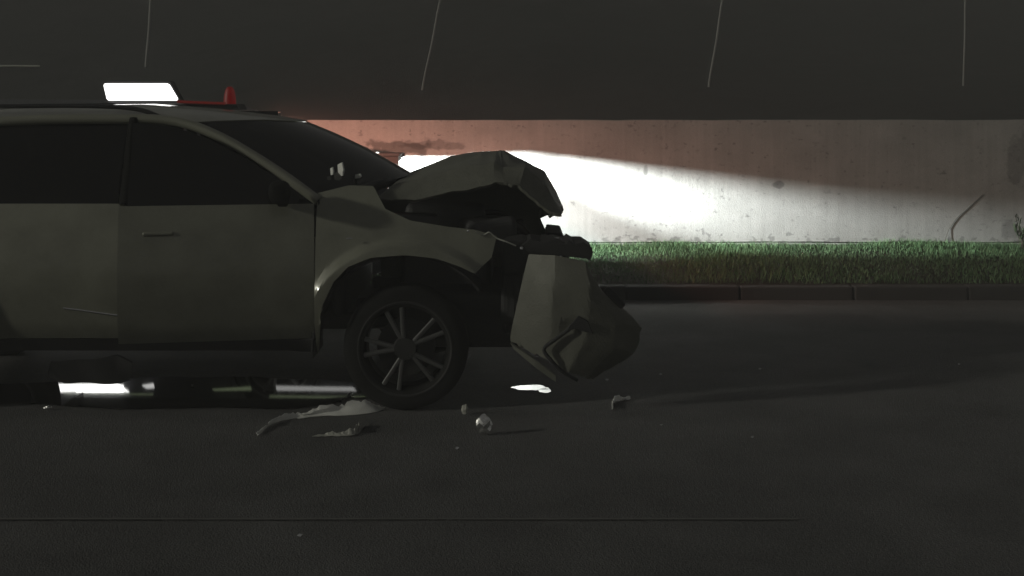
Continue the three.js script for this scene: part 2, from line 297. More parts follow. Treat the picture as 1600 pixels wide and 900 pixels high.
for (const fs of [false, true]) {
  // front fender between bonnet line and wheel arch, torn at its front end
  const top = [XY(492, 304), XY(540, 292), XY(580, 293), XY(600, 328), XY(640, 346), XY(700, 356), XY(742, 361), XY(776, 371)];
  const low = [XY(492, 562), XY(496, 520), XY(503, 480), XY(522, 440), XY(545, 416), XY(580, 402), XY(632, 398), XY(680, 403), XY(718, 416), XY(742, 428), XY(768, 404)];
  cp('fender', slab(onSide(ruled(fs ? top.map((p) => V(p.x - 0.03, Math.min(p.y, 1.02), 0)) : top, low, 60, 24), fs), 0.012, 0.5), M.paint, fs ? undefined : 'front fender bent up over the wheel arch');
  // rear door and rear quarter
  const rd0 = [V(-3.31, 1.172, 0), V(-2.205, 1.172, 0)], rd1 = [V(-3.31, 0.86, 0), V(-3.22, 0.815, 0), V(-3.09, 0.69, 0), V(-3.02, 0.52, 0), V(-3.005, 0.41, 0), V(-2.205, 0.41, 0)];
  cp('rear_door', slab(onSide(ruled(rd0, rd1, 40, 28), fs), 0.03, 0.5), M.paint);
  const q0 = [V(-4.46, 1.12, 0), V(-3.32, 1.172, 0)], q1 = [V(-4.46, 0.5, 0), V(-4.04, 0.44, 0), ...arch(CAR - 2.9, 168, 62, 0.5), V(-3.23, 0.815, 0), V(-3.32, 0.86, 0)];
  cp('quarter_panel', slab(onSide(ruled(q0, q1, 50, 20), fs), 0.02, 0.5), M.paint);
  cp('sill', slab(onSide(ruled([V(-3.0, 0.402, 0), V(-1.11, 0.402, 0)], [V(-3.02, 0.325, 0), V(-1.1, 0.325, 0)], 20, 5), fs, 0.01), 0.09, 0.5), M.black);
  const S = fs ? far : near;
  // roof rail and screen pillar in one sweep, window glass
  const rail = [[-4.32, 1.16, -0.13], [-4.15, 1.34, -0.2], [-3.8, 1.53, -0.255], [-3.4, 1.605, -0.275], [-2.9, 1.64, -0.285], [-2.3, 1.65, -0.285], [-2.02, 1.643, -0.28], [-1.87, 1.615, -0.265], [-1.7, 1.55, -0.235], [-1.487, 1.437, -0.19], [-1.28, 1.31, -0.14], [-1.1, 1.185, -0.095]];
  const railC = new THREE.CatmullRomCurve3(rail.map((p) => V(p[0], p[1], S(p[2]))));
  cp('roof_pillar', new THREE.TubeGeometry(railC, 80, 0.03, 10), M.paint);
  const railAt = (x) => { for (let t = 0; t <= 1; t += 0.002) { const p = railC.getPoint(t); if (p.x >= x) return p; } return railC.getPoint(1); };
  const pane = (x0, x1) => { const t = [], b = []; for (let i = 0; i <= 16; i++) { const x = x0 + (x1 - x0) * i / 16, p = railAt(x); t.push(V(p.x, Math.max(p.y - 0.02, 1.18), p.z + (fs ? 0.012 : -0.012))); b.push(V(x, 1.168, S(sideZ(x, 1.175) - 0.018))); } const g = ruled(t, b, 16, 6); return slab(fs ? g.map((r) => r.reverse()) : g, 0.004); };
  cp('rear_window', pane(-3.26, -2.25), M.glass);
  cp('quarter_window', pane(-3.98, -3.34), M.glass);
  cp('door_pillar', tube([V(-2.2, 1.16, S(-0.085)), V(-2.2, 1.4, S(-0.18)), V(-2.2, 1.65, S(-0.28))], 0.034, 10, 8), M.pillar);
  cp('door_pillar', tube([V(-3.3, 1.16, S(-0.085)), V(-3.31, 1.4, S(-0.18)), V(-3.34, 1.61, S(-0.275))], 0.034, 10, 8), M.pillar);
  // front door; the near one stands ajar
  const door = new THREE.Group();
  const dpanel = slab(onSide(ruled([V(-2.185, 1.172, 0), V(-1.115, 1.172, 0)], [V(-2.185, 0.41, 0), V(-1.115, 0.41, 0)], 36, 26), fs, 0, false), 0.03, 0.5), hz = S(-0.02);
  dpanel.translate(1.122, 0, -hz);
  const d = part('front_door', dpanel, M.paint, car, fs ? undefined : 'front door standing slightly ajar'); d.position.set(-1.122 + ox, 0, hz + oz); d.rotation.y = fs ? 0 : 0.175;
  const wg = pane(-2.14, -1.2); wg.translate(1.122, 0, -hz); part('door_window', wg, M.glass, d);
  const hd = rbox(0.17, 0.026, 0.03, 0.012, -1.97 + 1.122, 1.02, S(-0.04) - hz); part('door_handle', hd, M.paint, d);
  const mir = join([crumple(rbox(0.12, 0.13, 0.18, 0.05, -1.31 + 1.122, 1.25, S(0.04) - hz), 0.004, 20), rbox(0.06, 0.05, 0.1, 0.015, -1.29 + 1.122, 1.19, S(-0.02) - hz)]); part('door_mirror', mir, M.pillar, d);
  const rh = rbox(0.17, 0.026, 0.03, 0.012, -3.14, 1.02, S(-0.04)); cp('door_handle', rh, M.paint);
  // wheel house and inner structure
  const lin = []; for (let j = 0; j <= 4; j++) lin.push(arch(CAR, 186, 38, 0.535, 30).map((p) => V(p.x, p.y, S(-0.05 - 0.1 * j))));
  cp('wheel_arch_liner', slab(fs ? lin : lin.map((r) => r.slice().reverse()), 0.012), M.black);
  const rl = []; for (let j = 0; j <= 4; j++) rl.push(arch(CAR - 2.9, 186, -6, 0.5, 30).map((p) => V(p.x, p.y, S(-0.04 - 0.1 * j))));
  cp('wheel_arch_liner', slab(fs ? rl : rl.map((r) => r.slice().reverse()), 0.012), M.black);
  cp('frame_rail', rbox(1.1, 0.12, 0.1, 0.02, -0.38, 0.52, S(-0.5)), M.black);
  cp('roof_rail', tube([V(-3.7, 1.62, S(-0.36)), V(-3.6, 1.69, S(-0.36)), V(-2.9, 1.725, S(-0.36)), V(-2.2, 1.705, S(-0.36)), V(-2.06, 1.655, S(-0.36))], 0.014, 40, 8), M.blackGloss);
}
// lower edge trim on the near rear door, catching the light
cp('door_moulding', tube([XY(98, 482), XY(120, 484.5), XY(150, 489), XY(186, 494)].map((p) => V(p.x, p.y, sideZ(p.x, p.y) + 0.003)), 0.006, 20, 8), M.chrome, 'thin bright moulding on the rear door');
// roof, windscreen, tail
{
  const zc = -W0 / 2, hw = 0.665;
  const roofY = (x) => { const k = [[-4.1, 1.6], [-3.6, 1.68], [-3, 1.725], [-2.3, 1.735], [-1.9, 1.705], [-1.5, 1.66], [-1.28, 1.622]]; for (let i = 1; i < k.length; i++) if (x <= k[i][0]) { const t = (x - k[i - 1][0]) / (k[i][0] - k[i - 1][0]), s = t; return k[i - 1][1] + (k[i][1] - k[i - 1][1]) * s; } return 1.622; };
  const g = [], front = (v) => -1.9 + 0.6 * (1 - Math.pow(Math.abs(v), 2.2));
  for (let j = 0; j <= 20; j++) { const v = -1 + 2 * j / 20, row = []; for (let i = 0; i <= 40; i++) { const x = -4.12 + (front(v) + 4.12) * i / 40; row.push(V(x, roofY(x) - 0.075 * Math.pow(Math.abs(v), 3) + 0.0, zc + v * hw)); } g.push(row); }
  cp('roof', slab(g, 0.03, 0.6), M.paint);
  SCREEN = (t, v) => { const hwT = hw + 0.17 * t, x0 = front(v), x1 = -1.1 + 0.46 * (1 - Math.pow(Math.abs(v), 2.2)), y0 = roofY(x0) - 0.075 * Math.pow(Math.abs(v), 3), y1 = 1.295 - 0.1 * v * v; return V(x0 + (x1 - x0) * t, y0 + (y1 - y0) * t + 0.02 * Math.sin(Math.PI * t), zc + v * hwT); };
  const s = [], base = (v) => -1.1 + 0.46 * (1 - Math.pow(Math.abs(v), 2.2));
  for (let i = 0; i <= 14; i++) { const t = i / 14, row = []; for (let j = 0; j <= 24; j++) { const v = -1 + 2 * j / 24, hwT = hw + 0.17 * t, x0 = front(v), x1 = base(v), y0 = roofY(x0) - 0.075 * Math.pow(Math.abs(v), 3) - 0.006, y1 = 1.295 - 0.1 * v * v; row.push(V(x0 + (x1 - x0) * t, y0 + (y1 - y0) * t + 0.02 * Math.sin(Math.PI * t), zc - v * hwT)); } s.push(row); }
  cp('windscreen', slab(s, 0.005), M.screen);
  cp('scuttle', tube([V(-1.12, 1.17, -0.1), V(-0.86, 1.24, -0.35), V(-0.69, 1.27, -0.95), V(-0.86, 1.24, -1.55), V(-1.12, 1.17, -1.8)], 0.03, 40, 8), M.black);
  const tl = []; for (let j = 0; j <= 8; j++) { const t = j / 8, row = []; for (let i = 0; i <= 12; i++) { const v = -1 + 2 * i / 12, w = t < 0.4 ? 0.66 + 0.14 * t / 0.4 : 0.8; row.push(V(-4.12 - 0.36 * Math.min(1, t / 0.45) + 0.02 * v * v, 1.6 - 1.2 * t, zc + v * w)); } tl.push(row); }
  cp('tailgate', slab(tl, 0.03, 0.6), M.paint);
  cp('rear_bumper', rbox(0.18, 0.26, 1.68, 0.06, -4.5, 0.52, zc), M.paint);
  for (const q of [-1, 1]) cp('tail_lamp', rbox(0.1, 0.28, 0.12, 0.03, -4.46, 1.0, zc + q * 0.76), std(0.2, 0.01, 0.01, 0.3));
  cp('underbody', join([rbox(3.3, 0.1, 1.2, 0.03, -2.35, 0.46, zc), rbox(1.7, 0.1, 1.68, 0.03, -2.0, 0.43, zc)]), M.black);
  cp('bulkhead', rbox(0.08, 0.62, 1.5, 0.03, -1.0, 0.82, zc), M.black);
  cp('exhaust', tube([V(-1.2, 0.4, -0.8), V(-2.0, 0.4, -0.75), V(-2.6, 0.41, -0.7), V(-3.1, 0.4, -0.6)], 0.04, 40, 10), M.rawMetal);
  // hanging shield seen under the sill
  const hs = ruled([at(78, 566, -0.16), at(130, 564, -0.16), at(182, 556, -0.16), at(205, 566, -0.16)], [at(76, 590, -0.2), at(100, 598, -0.2), at(190, 600, -0.2), at(206, 592, -0.2)], 20, 5);
  cp('splash_shield', crumple(slab(hs, 0.012), 0.004, 24), M.black, 'torn black shield hanging below the sill');
  // interior
  cp('dashboard', rbox(0.5, 0.22, 1.44, 0.08, -1.18, 1.07, zc), M.fabric);
  for (const q of [-0.37, 0.37]) cp('seat', join([rbox(0.5, 0.16, 0.5, 0.06, -1.95, 0.72, zc + q), rbox(0.14, 0.62, 0.5, 0.06, -2.22, 1.06, zc + q, 0, 0.2), rbox(0.1, 0.18, 0.28, 0.05, -2.3, 1.45, zc + q, 0, 0.2)]), M.fabric);
  cp('rear_seat', join([rbox(0.5, 0.16, 1.3, 0.06, -2.9, 0.74, zc), rbox(0.14, 0.62, 1.3, 0.06, -3.17, 1.08, zc, 0, 0.2)]), M.fabric);
  const sw = new THREE.TorusGeometry(0.18, 0.014, 8, 32); sw.rotateY(Math.PI / 2); sw.rotateZ(-0.4); sw.translate(-1.5, 1.12, zc - 0.36); cp('steering_wheel', sw, M.black);
  // bright glimpses through the glass are added as plates on the windscreen
}
// bonnet folded up into a ridge
{
  const nearE = [[588, 312], [650, 314], [716, 298], [770, 287], [788, 285], [812, 292], [838, 315], [862, 333], [876, 336]].map((p) => at(p[0], p[1], -0.34));
  const mid = [[612, 290], [676, 274], [726, 262], [772, 254], [786, 262], [820, 262], [852, 290], [868, 318], [878, 332]].map((p) => at(p[0], p[1], -0.46));
  const ridge = [[640, 270], [705, 244], [742, 238], [776, 235.5], [787, 235.5], [822, 252], [851, 268], [869, 299], [880, 324]].map((p) => at(p[0], p[1], -0.95));
  const back = ridge.map((p, i) => V(p.x - 0.02, p.y - 0.05 - 0.01 * (i % 3), -1.35)), edge = ridge.map((p, i) => V(p.x - 0.05, p.y - 0.13 - 0.02 * (i % 2), -1.72));
  const rows = [edge, back, ridge, mid, nearE], fine = [];
  for (let r = 0; r < rows.length - 1; r++) for (let k = 0; k < 8; k++) { const t = k / 8; fine.push(rows[r].map((p, i) => p.clone().lerp(rows[r + 1][i], t))); } fine.push(rows[4]);
  const g = fine.map((row, j) => { const o = []; for (let i = 0; i < row.length - 1; i++) for (let k = 0; k < 8; k++) o.push(row[i].clone().lerp(row[i + 1], k / 8)); o.push(row[row.length - 1]); return o.map((p, i) => { const c = Math.abs(fbm(i * 0.13 + 0.05 * j + 7, j * 0.16 + 3, 3) - 0.5), e = Math.abs(vn(i * 0.3 - j * 0.12 + 40, 5 + j * 0.05) - 0.5), q = j === 16 ? 0.25 : 1; return p.clone().add(V(j === 32 ? 0.01 * (vn(i * 0.9, 4) - 0.5) : 0, q * (0.01 - 0.035 * c - 0.012 * e), q * (0.03 * c + 0.02 * e - 0.012))); }); });
  cp('bonnet', slab(g, 0.018, 0.35), M.paintScuffed, 'bonnet folded upward into a crumpled ridge');
  // jagged lip of the bonnet
  const lip = [at(846, 342, -0.5), at(858, 336, -0.5), at(876, 337, -0.55), at(879, 328, -0.6), at(870, 322, -0.6), at(850, 326, -0.5)];
  const lg = plate(lip.map((p) => [p.x, p.y]), 0.5, 0.006); lg.translate(0, 0, -1.1); cp('bonnet_lip', lg, M.black);
}
// engine bay, radiator support and the broken nose
{
  const zc = -W0 / 2;
  const apron = [[598, 312], [650, 296], [700, 282], [745, 268], [785, 264], [826, 278], [848, 300], [866, 330], [846, 341], [852, 356], [858, 372], [858, 430], [700, 450], [598, 430]].map((p) => { const q = at(p[0], p[1], -1.5); return [q.x - 0.01, q.y]; });
  const ap = plate(apron, 0.014, 0.003); ap.translate(0, 0, -1.52); cp('inner_wing', crumple(ap, 0.006, 9), M.paintScuffed);
  cp('engine_cover', crumple(rbox(0.5, 0.2, 0.62, 0.05, -0.42, 1.0, -0.98, 0, -0.1), 0.008, 13), M.plastic);
  cp('engine', crumple(rbox(0.55, 0.36, 0.7, 0.05, -0.4, 0.75, -0.98), 0.008, 11), M.rawMetal);
  cp('air_box', crumple(rbox(0.3, 0.22, 0.3, 0.04, -0.14, 0.94, -0.52, 0.3, 0.12), 0.01, 13), M.plastic);
  cp('battery', rbox(0.26, 0.2, 0.18, 0.015, -0.58, 0.98, -0.5, 0.1, -0.05), M.plastic);
  cp('fuse_box', rbox(0.2, 0.14, 0.2, 0.02, -0.02, 0.9, -1.3, 0.2, 0.2), M.plastic);
  cp('coolant_hose', tube([V(0.16, 0.84, -0.7), V(0.02, 1.0, -0.62), V(-0.18, 1.03, -0.66), V(-0.36, 0.95, -0.6)], 0.024, 30, 8), M.rubber);
  cp('coolant_hose', tube([V(0.16, 0.72, -1.2), V(0.06, 0.92, -1.1), V(-0.1, 1.04, -1.0), V(-0.28, 1.02, -0.9)], 0.02, 30, 8), M.rubber);
  cp('radiator_support', crumple(join([rbox(0.1, 0.1, 1.3, 0.015, 0.28, 0.86, zc), rbox(0.05, 0.4, 1.2, 0.01, 0.22, 0.66, zc), rbox(0.09, 0.05, 0.5, 0.01, 0.26, 0.925, zc + 0.1)]), 0.006, 19), M.black);
  cp('cooling_fan', crumple(rbox(0.12, 0.42, 0.9, 0.03, 0.1, 0.66, zc), 0.01, 9), M.black);
  const jag = [[818, 384], [830, 376], [846, 380], [868, 378], [884, 381], [890, 377], [898, 382], [912, 381], [924, 388], [926, 396], [921, 407], [916, 404], [870, 399], [828, 396]].map((p) => { const q = at(p[0], p[1], -0.1); return [q.x, q.y]; });
  const jg = plate(jag, 0.34, 0.006); jg.translate(0, 0, -0.46); cp('grille_trim', crumple(jg, 0.004, 31), M.black, 'broken black trim on top of the hanging bumper');
  // stuff between fender and bumper
  cp('headlamp_shell', crumple(join([rbox(0.16, 0.2, 0.3, 0.04, 0.02, 0.86, -0.28), rbox(0.12, 0.34, 0.3, 0.04, 0.0, 0.62, -0.34)]), 0.008, 21), M.black);
  cp('subframe', crumple(join([rbox(0.75, 0.34, 1.24, 0.05, -0.25, 0.47, zc), rbox(0.3, 0.2, 1.5, 0.05, 0.08, 0.5, zc)]), 0.008, 7), M.black);
  cp('crash_beam', crumple(rbox(0.12, 0.14, 1.5, 0.03, 0.24, 0.53, zc), 0.01, 8), M.black);
  for (const [px, py, r, z] of [[815, 388, 0.011, -0.08], [769, 386, 0.012, -0.1], [731, 361, 0.008, -0.03], [876, 401, 0.008, -0.08], [546, 372.5, 0.009, 0.012]]) { const q = at(px, py, z), s = new THREE.SphereGeometry(r, 14, 10); if (px === 546) s.scale(2.2, 0.6, 0.7); s.translate(q.x, q.y, q.z); cp('glint_bead', s, M.chrome); }  // chrome beads added to make glints on the fender and nose
  // torn wires along the fender edge
  const wire = [[742, 362], [756, 367], [764, 363], [776, 372], [792, 378], [806, 384]].map((p, i) => at(p[0], p[1], -0.06 - 0.01 * (i % 2)));
  cp('torn_seal', tube(wire, 0.0045, 40, 6), M.paleDull);
}
// front bumper cover hanging at the near corner
{
  const L = [[826, 397], [818, 430], [808, 474], [800, 510], [796, 534]], R1 = [[868, 399], [866, 440], [862, 480], [862, 520], [850, 560]], R2 = [[916, 409], [922, 446], [918, 490], [915, 530], [888, 582]], R3 = [[922, 425], [946, 466], [962, 500], [960, 545], [915, 590]], R4 = [[927, 448], [984, 489], [1004, 514], [992, 552], [925, 592]];
  const zs = [-0.07, 0.03, 0.05, 0.01, -0.1], cols = [L, R1, R2, R3, R4].map((c, k) => resample(c.map((p, i) => at(p[0], p[1], zs[k] + (i === 4 ? -0.02 : i === 0 ? -0.04 : 0))), 20));
  const g = []; for (let r = 0; r <= 20; r++) { const row = resample(cols.map((c) => c[r]), 40); g.push(row.map((p, c) => { const q = p.clone(); const fog = Math.hypot((q.x - at(893, 0, 0.05).x) / 0.075, (q.y - at(0, 512, 0.05).y) / 0.055); if (fog < 1) q.z -= 0.02 * (1 - fog * fog); q.z += 0.012 * (fbm(c * 0.16 + r * 0.05, r * 0.22 + 11, 3) - 0.5); if (c === 40 || r === 20) { q.x += 0.02 * (vn(r * 0.8 + 3, c * 0.8) - 0.5); q.y += 0.02 * (vn(c * 0.7, r * 0.7 + 8) - 0.5); } return q; })); }
  const b = cp('bumper_cover', slab(g, 0.006, 0.3), M.paintScuffed, 'front bumper cover torn off and hanging at the near corner');
  const sub = (name, geo, mat) => { geo.translate(ox, 0, oz); return part(name, geo, mat, b); };
  const tri = [[884, 516], [904, 495], [918, 503], [925, 520], [914, 517], [898, 513]].map((p) => { const q = at(p[0], p[1], 0.055); return [q.x, q.y]; });
  const tg = plate(tri, 0.012, 0.004); tg.translate(0, 0, 0.045); sub('fog_lamp_recess', tg, M.black);
  sub('lower_gap', tube([at(890, 514, 0.06), at(868, 530, 0.052), at(850, 546, 0.045), at(860, 562, 0.045), at(878, 580, 0.03), at(902, 594, 0.0)], 0.011, 36, 8), M.black);
  sub('lower_lip', slab(ruled([at(797, 536, -0.03), at(835, 562, 0.02), at(868, 587, 0.02)], [at(803, 546, -0.03), at(836, 574, 0.01), at(868, 597, 0.0)], 16, 3), 0.012), M.paintScuffed);
  sub('grille_mesh', crumple(rbox(0.14, 0.1, 0.05, 0.02, at(955, 470, -0.08).x, at(955, 470, -0.08).y, -0.08, 0, -0.8), 0.004, 30), M.black);
}
// wheels
function wheelGeos() {
  const R = 0.355, hw = 0.118, pr = [[0.235, -hw + 0.012], [0.262, -hw], [0.31, -hw], [0.338, -hw + 0.015], [R - 0.004, -hw + 0.04], [R, -hw + 0.06], [R, hw - 0.06], [R - 0.004, hw - 0.04], [0.338, hw - 0.015], [0.31, hw], [0.262, hw], [0.235, hw - 0.012], [0.23, 0]];
  const tyre = new THREE.LatheGeometry(pr.map((p) => new THREE.Vector2(...p)), 72); tyre.rotateX(Math.PI / 2);
  const bar = new THREE.LatheGeometry([[0.272, hw - 0.004], [0.27, hw + 0.004], [0.258, hw + 0.003], [0.25, hw - 0.02], [0.225, -hw + 0.03], [0.235, -hw], [0.25, -hw + 0.01], [0.262, -hw + 0.03], [0.265, hw - 0.03]].map((p) => new THREE.Vector2(...p)), 64); bar.rotateX(Math.PI / 2);
  const sp = [];
  for (let k = 0; k < 5; k++) for (const off of [-0.2, 0.2]) {
    const a = (106 + 72 * k) * Math.PI / 180 + off, a0 = (106 + 72 * k) * Math.PI / 180 + off * 0.45, p0 = V(Math.cos(a0) * 0.055, Math.sin(a0) * 0.055, 0.085), p1 = V(Math.cos(a) * 0.258, Math.sin(a) * 0.258, 0.112), q = rbox(p0.distanceTo(p1), 0.026, 0.03, 0.009);
    q.rotateZ(Math.atan2(p1.y - p0.y, p1.x - p0.x)); q.translate((p0.x + p1.x) / 2, (p0.y + p1.y) / 2, 0.092); sp.push(q);
  }
  const hub = new THREE.CylinderGeometry(0.062, 0.07, 0.04, 24); hub.rotateX(Math.PI / 2); hub.translate(0, 0, 0.09);
  const disc = new THREE.CylinderGeometry(0.165, 0.165, 0.02, 40); disc.rotateX(Math.PI / 2); disc.translate(0, 0, 0.02);
  return { tyre, bar, sp, hub, disc };
}
const WG = wheelGeos();
function wheel(parent, x, y, z, flip, tyreMat = M.rubber, turn = 0) {
  const t = part('wheel', WG.tyre, tyreMat, parent); t.position.set(x, y, z); t.rotation.y = (flip ? Math.PI : 0) + turn;
  part('rim', WG.bar, M.darkAlloy, t); for (const s of WG.sp) part('spoke', s, M.alloy, t); part('hub', WG.hub, M.darkAlloy, t); part('brake_disc', WG.disc, M.darkAlloy, t);
}
wheel(car, CAR + ox, 0.355, -0.145 + oz, false); wheel(car, CAR + ox, 0.355, -W0 + 0.145 + oz, true);
wheel(car, CAR - 2.9 + ox, 0.355, -0.145 + oz, false); wheel(car, CAR - 2.9 + ox, 0.355, -W0 + 0.145 + oz, true);

// pale plates added on the windscreen for bright glimpses seen through it
{
  for (const [px, py, w, h, label] of [[533, 268, 0.026, 0.04, 'largest of the three pale plates added for bright glimpses through the wreck windscreen'], [520, 271, 0.012, 0.022, 'small pale plate left of the largest one added for a glimpse through the windscreen'], [561, 278, 0.026, 0.012, 'flat pale plate right of the largest one added for a glimpse through the windscreen']]) {
    let best = null, bd = 1e9; for (let t = 0.3; t <= 1; t += 0.01) for (let v = 0.3; v <= 1; v += 0.01) { const p = SCREEN(t, v), qx = 800 + p.x * F / (BACK - p.z), qy = 153 + (EYE - p.y) * F / (BACK - p.z), d = Math.hypot(qx - px, qy - py); if (d < bd) { bd = d; best = p; } }
    const g = plate([[-w, -h], [w * 0.5, -h * 0.9], [w, -h * 0.1], [w * 0.7, h], [-w * 0.8, h * 0.7]], 0.006, 0.002); g.rotateY(-0.75); g.rotateZ(0.1); g.translate(best.x + 0.005, best.y + 0.012, best.z + 0.03);
    single('glimpse_plate', g, M.pale, label, 'debris');
  }
}

// ---------------------------------------------------------------- van with the roof lamp behind the wreck
const van = thing('support_van', 'dark van with white roof lamp parked by the wall behind the wreck', 'van', [-1.02, 0, -3.2]);
van.rotation.order = 'YXZ'; van.rotation.y = 0.175; van.rotation.x = 0.085;
{
  const prof = [[0.0, 0.42], [0.04, 0.62], [0.02, 0.95], [-0.06, 1.13], [-0.2, 1.18], [-0.62, 1.24], [-0.95, 1.42], [-1.16, 1.52], [-1.5, 1.56], [-3.6, 1.57], [-4.25, 1.52], [-4.4, 1.32], [-4.42, 0.5], [-4.3, 0.36]];
  const hole = (cx, y = 0.3) => { const o = []; for (let i = 0; i <= 20; i++) { const a = Math.PI - Math.PI * i / 20; o.push([cx + Math.cos(a) * 0.42, y + Math.sin(a) * 0.42]); } return o; };
  const out = [...prof, [-4.0, 0.34], ...hole(-3.5, 0.34), ...hole(-0.85, 0.34)];
  const body = plate(out, 1.7, 0.05); body.translate(0, 0, -1.75);
  part('body', toCreasedNormals(body, 0.5), M.vanPaint, van);
  const ws = ruled([V(-1.1, 1.48, -1.65), V(-1.1, 1.48, -0.15)], [V(-0.66, 1.235, -1.7), V(-0.66, 1.235, -0.1)], 10, 4).map((r) => r.slice().reverse().map((p) => p.add(V(0.062, 0.055, 0))));
  part('windscreen', slab(ws, 0.008), M.blackGloss, van);
  for (const [x0, x1] of [[-1.85, -1.1], [-2.75, -1.95], [-3.7, -2.85]]) part('side_window', rbox(x1 - x0, 0.28, 0.012, 0.005, (x0 + x1) / 2, 1.34, 0.006), M.blackGloss, van);
  part('front_bumper', rbox(0.16, 0.24, 1.78, 0.06, 0.06, 0.5, -0.9), M.black, van);
  part('running_board', rbox(2.0, 0.05, 0.12, 0.02, -2.15, 0.36, 0.05), M.black, van);
  for (const z of [-0.26, -1.54]) { const off = z > -1; part('headlight', rbox(0.05, 0.16, 0.3, 0.03, 0.055, 1.06, z), off ? M.headOff : M.headLens, van); }
  for (const [x, z, f] of [[-0.85, -0.14, false], [-3.5, -0.14, false], [-0.85, -1.64, true], [-3.5, -1.64, true]]) { const t = part('wheel', WG.tyre, M.rubber, van); t.position.set(x, 0.355, z); t.scale.setScalar(0.97); if (f) t.rotation.y = Math.PI; part('rim', WG.bar, M.steel, t); part('hub', join([...WG.sp, WG.hub]), M.steel, t); }
}
// light bar on its roof; parts are placed in the world and then handed to the van
const give = (name, geo, mat, label) => { const m = shade(new THREE.Mesh(geo, mat)); m.name = name; if (label) m.userData.label = label; scene.add(m); scene.updateMatrixWorld(true); van.attach(m); return m; };
{
  const z = -2.85, P = (px, py) => { const q = at(px, py, z); return [q.x, q.y]; };
  const base = plate([P(160, 160), P(368, 164), P(372, 171), P(160, 172)], 0.3, 0.006); base.translate(0, 0, z - 0.32); give('light_bar_base', base, M.black);
  for (const px of [180, 350]) { const q = at(px, 176, z - 0.15); give('light_bar_foot', rbox(0.04, 0.22, 0.2, 0.01, q.x, q.y - 0.05, q.z), M.black); }
  const hs = plate([P(160, 128), P(264, 128), P(281, 159), P(168, 159)], 0.1, 0.008); hs.translate(0, 0, z - 0.13); give('lamp_housing', hs, M.black);
  const rounded = (pts, r) => { const s = new THREE.Shape(), n = pts.length; for (let i = 0; i < n; i++) { const a = pts[(i + n - 1) % n], b = pts[i], c = pts[(i + 1) % n], u = (p, q) => { const d = Math.hypot(q[0] - p[0], q[1] - p[1]); return [p[0] + (q[0] - p[0]) * r / d, p[1] + (q[1] - p[1]) * r / d]; }, s0 = u(b, a), s1 = u(b, c); i ? s.lineTo(...s0) : s.moveTo(...s0); s.quadraticCurveTo(b[0], b[1], ...s1); } s.closePath(); return s; };
  const lens = new THREE.ExtrudeGeometry(rounded([P(162, 131), P(263, 131), P(278, 156.5), P(168, 156.5)], 0.022), { depth: 0.02, bevelEnabled: true, bevelSize: 0.003, bevelThickness: 0.004, bevelSegments: 2 });
  lens.translate(0, 0, z - 0.018); give('white_lamp', lens, M.whiteLens, 'white lamp lit on the light bar');
  const ra = new THREE.RectAreaLight(new THREE.Color(1, 0.985, 0.95), 2.2, 0.5, 0.11), c = at(218, 144, z + 0.02); ra.position.copy(c); ra.lookAt(c.x, c.y, 50); scene.add(ra); ra.name = 'white_lamp_light';
  const c2 = at(359, 150, z - 0.1), dome = new THREE.LatheGeometry([[0.0001, 0.075], [0.018, 0.072], [0.034, 0.05], [0.045, 0.0], [0.05, -0.06], [0.05, -0.085], [0.0001, -0.085]].reverse().map((p) => new THREE.Vector2(...p)), 28); dome.translate(c2.x, c2.y, c2.z); give('red_beacon', dome, M.redLens, 'red beacon at the front end of the light bar');
  const st = plate([P(278, 157), P(352, 160), P(352, 163), P(278, 160.5)], 0.02, 0.002); st.translate(0, 0, z); give('red_marker_strip', st, M.redStrip);
  // the rotating beacon throws its light towards the wall at this moment
  const b = new THREE.SpotLight(new THREE.Color(1, 0.42, 0.29), 29, 0, 1.1, 0.6, 2); b.position.set(c2.x + 0.12, c2.y - 0.16, c2.z - 0.32); b.target.position.set(c2.x + 1.5, 0.9, ZW); b.castShadow = true; b.shadow.radius = 2; b.name = 'beacon_light'; scene.add(b, b.target);
  const bp = b.position, cap = (x, y, z, w, h, d) => { const g = new THREE.BoxGeometry(w, h, d); g.translate(x, y + h / 2, z); return g; };
  give('added_beacon_baffle', join([cap(bp.x + 0.02, bp.y - 0.003, bp.z - 0.14, 0.36, 0.03, 0.006), cap(bp.x + 0.2, bp.y - 0.003, bp.z - 0.02, 0.006, 0.03, 0.24), cap(bp.x + 0.02, bp.y + 0.03, bp.z - 0.02, 0.37, 0.006, 0.25), cap(bp.x + 0.02, bp.y - 0.1, bp.z + 0.1, 0.4, 0.14, 0.006)]), M.black);  // unseen plates added to stop beacon light going over the wall
  // roof carrier end seen at the left edge
  give('roof_carrier', tube([at(-120, 106, -3), at(-60, 103, -3), at(0, 103, -3), at(30, 103, -3), at(62, 103.5, -3)], 0.008, 60, 8), M.paleDull);
  // unseen glowing strips added to the near flank, made to show in the water
  scene.updateMatrixWorld(true);
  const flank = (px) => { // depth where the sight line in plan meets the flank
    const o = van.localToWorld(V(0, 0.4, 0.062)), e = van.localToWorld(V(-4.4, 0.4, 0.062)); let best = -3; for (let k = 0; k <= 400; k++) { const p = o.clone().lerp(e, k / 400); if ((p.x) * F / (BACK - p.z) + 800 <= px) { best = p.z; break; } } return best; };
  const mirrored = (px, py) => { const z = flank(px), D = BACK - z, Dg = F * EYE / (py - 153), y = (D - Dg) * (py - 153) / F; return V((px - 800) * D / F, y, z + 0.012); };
  const lamp = (poly, mat, name) => { const pts = poly.map((p) => mirrored(...p)), g = slab(ruled([pts[3], pts[2]], [pts[0], pts[1]], 12, 2), 0.012); give(name, g, mat); return pts; };  // emissive panel added only to show as a bright strip in the puddle
  const pts = lamp([[88, 603], [186, 603], [203, 615.5], [98, 615]], M.glowStrip[0], 'added_glow_strip');
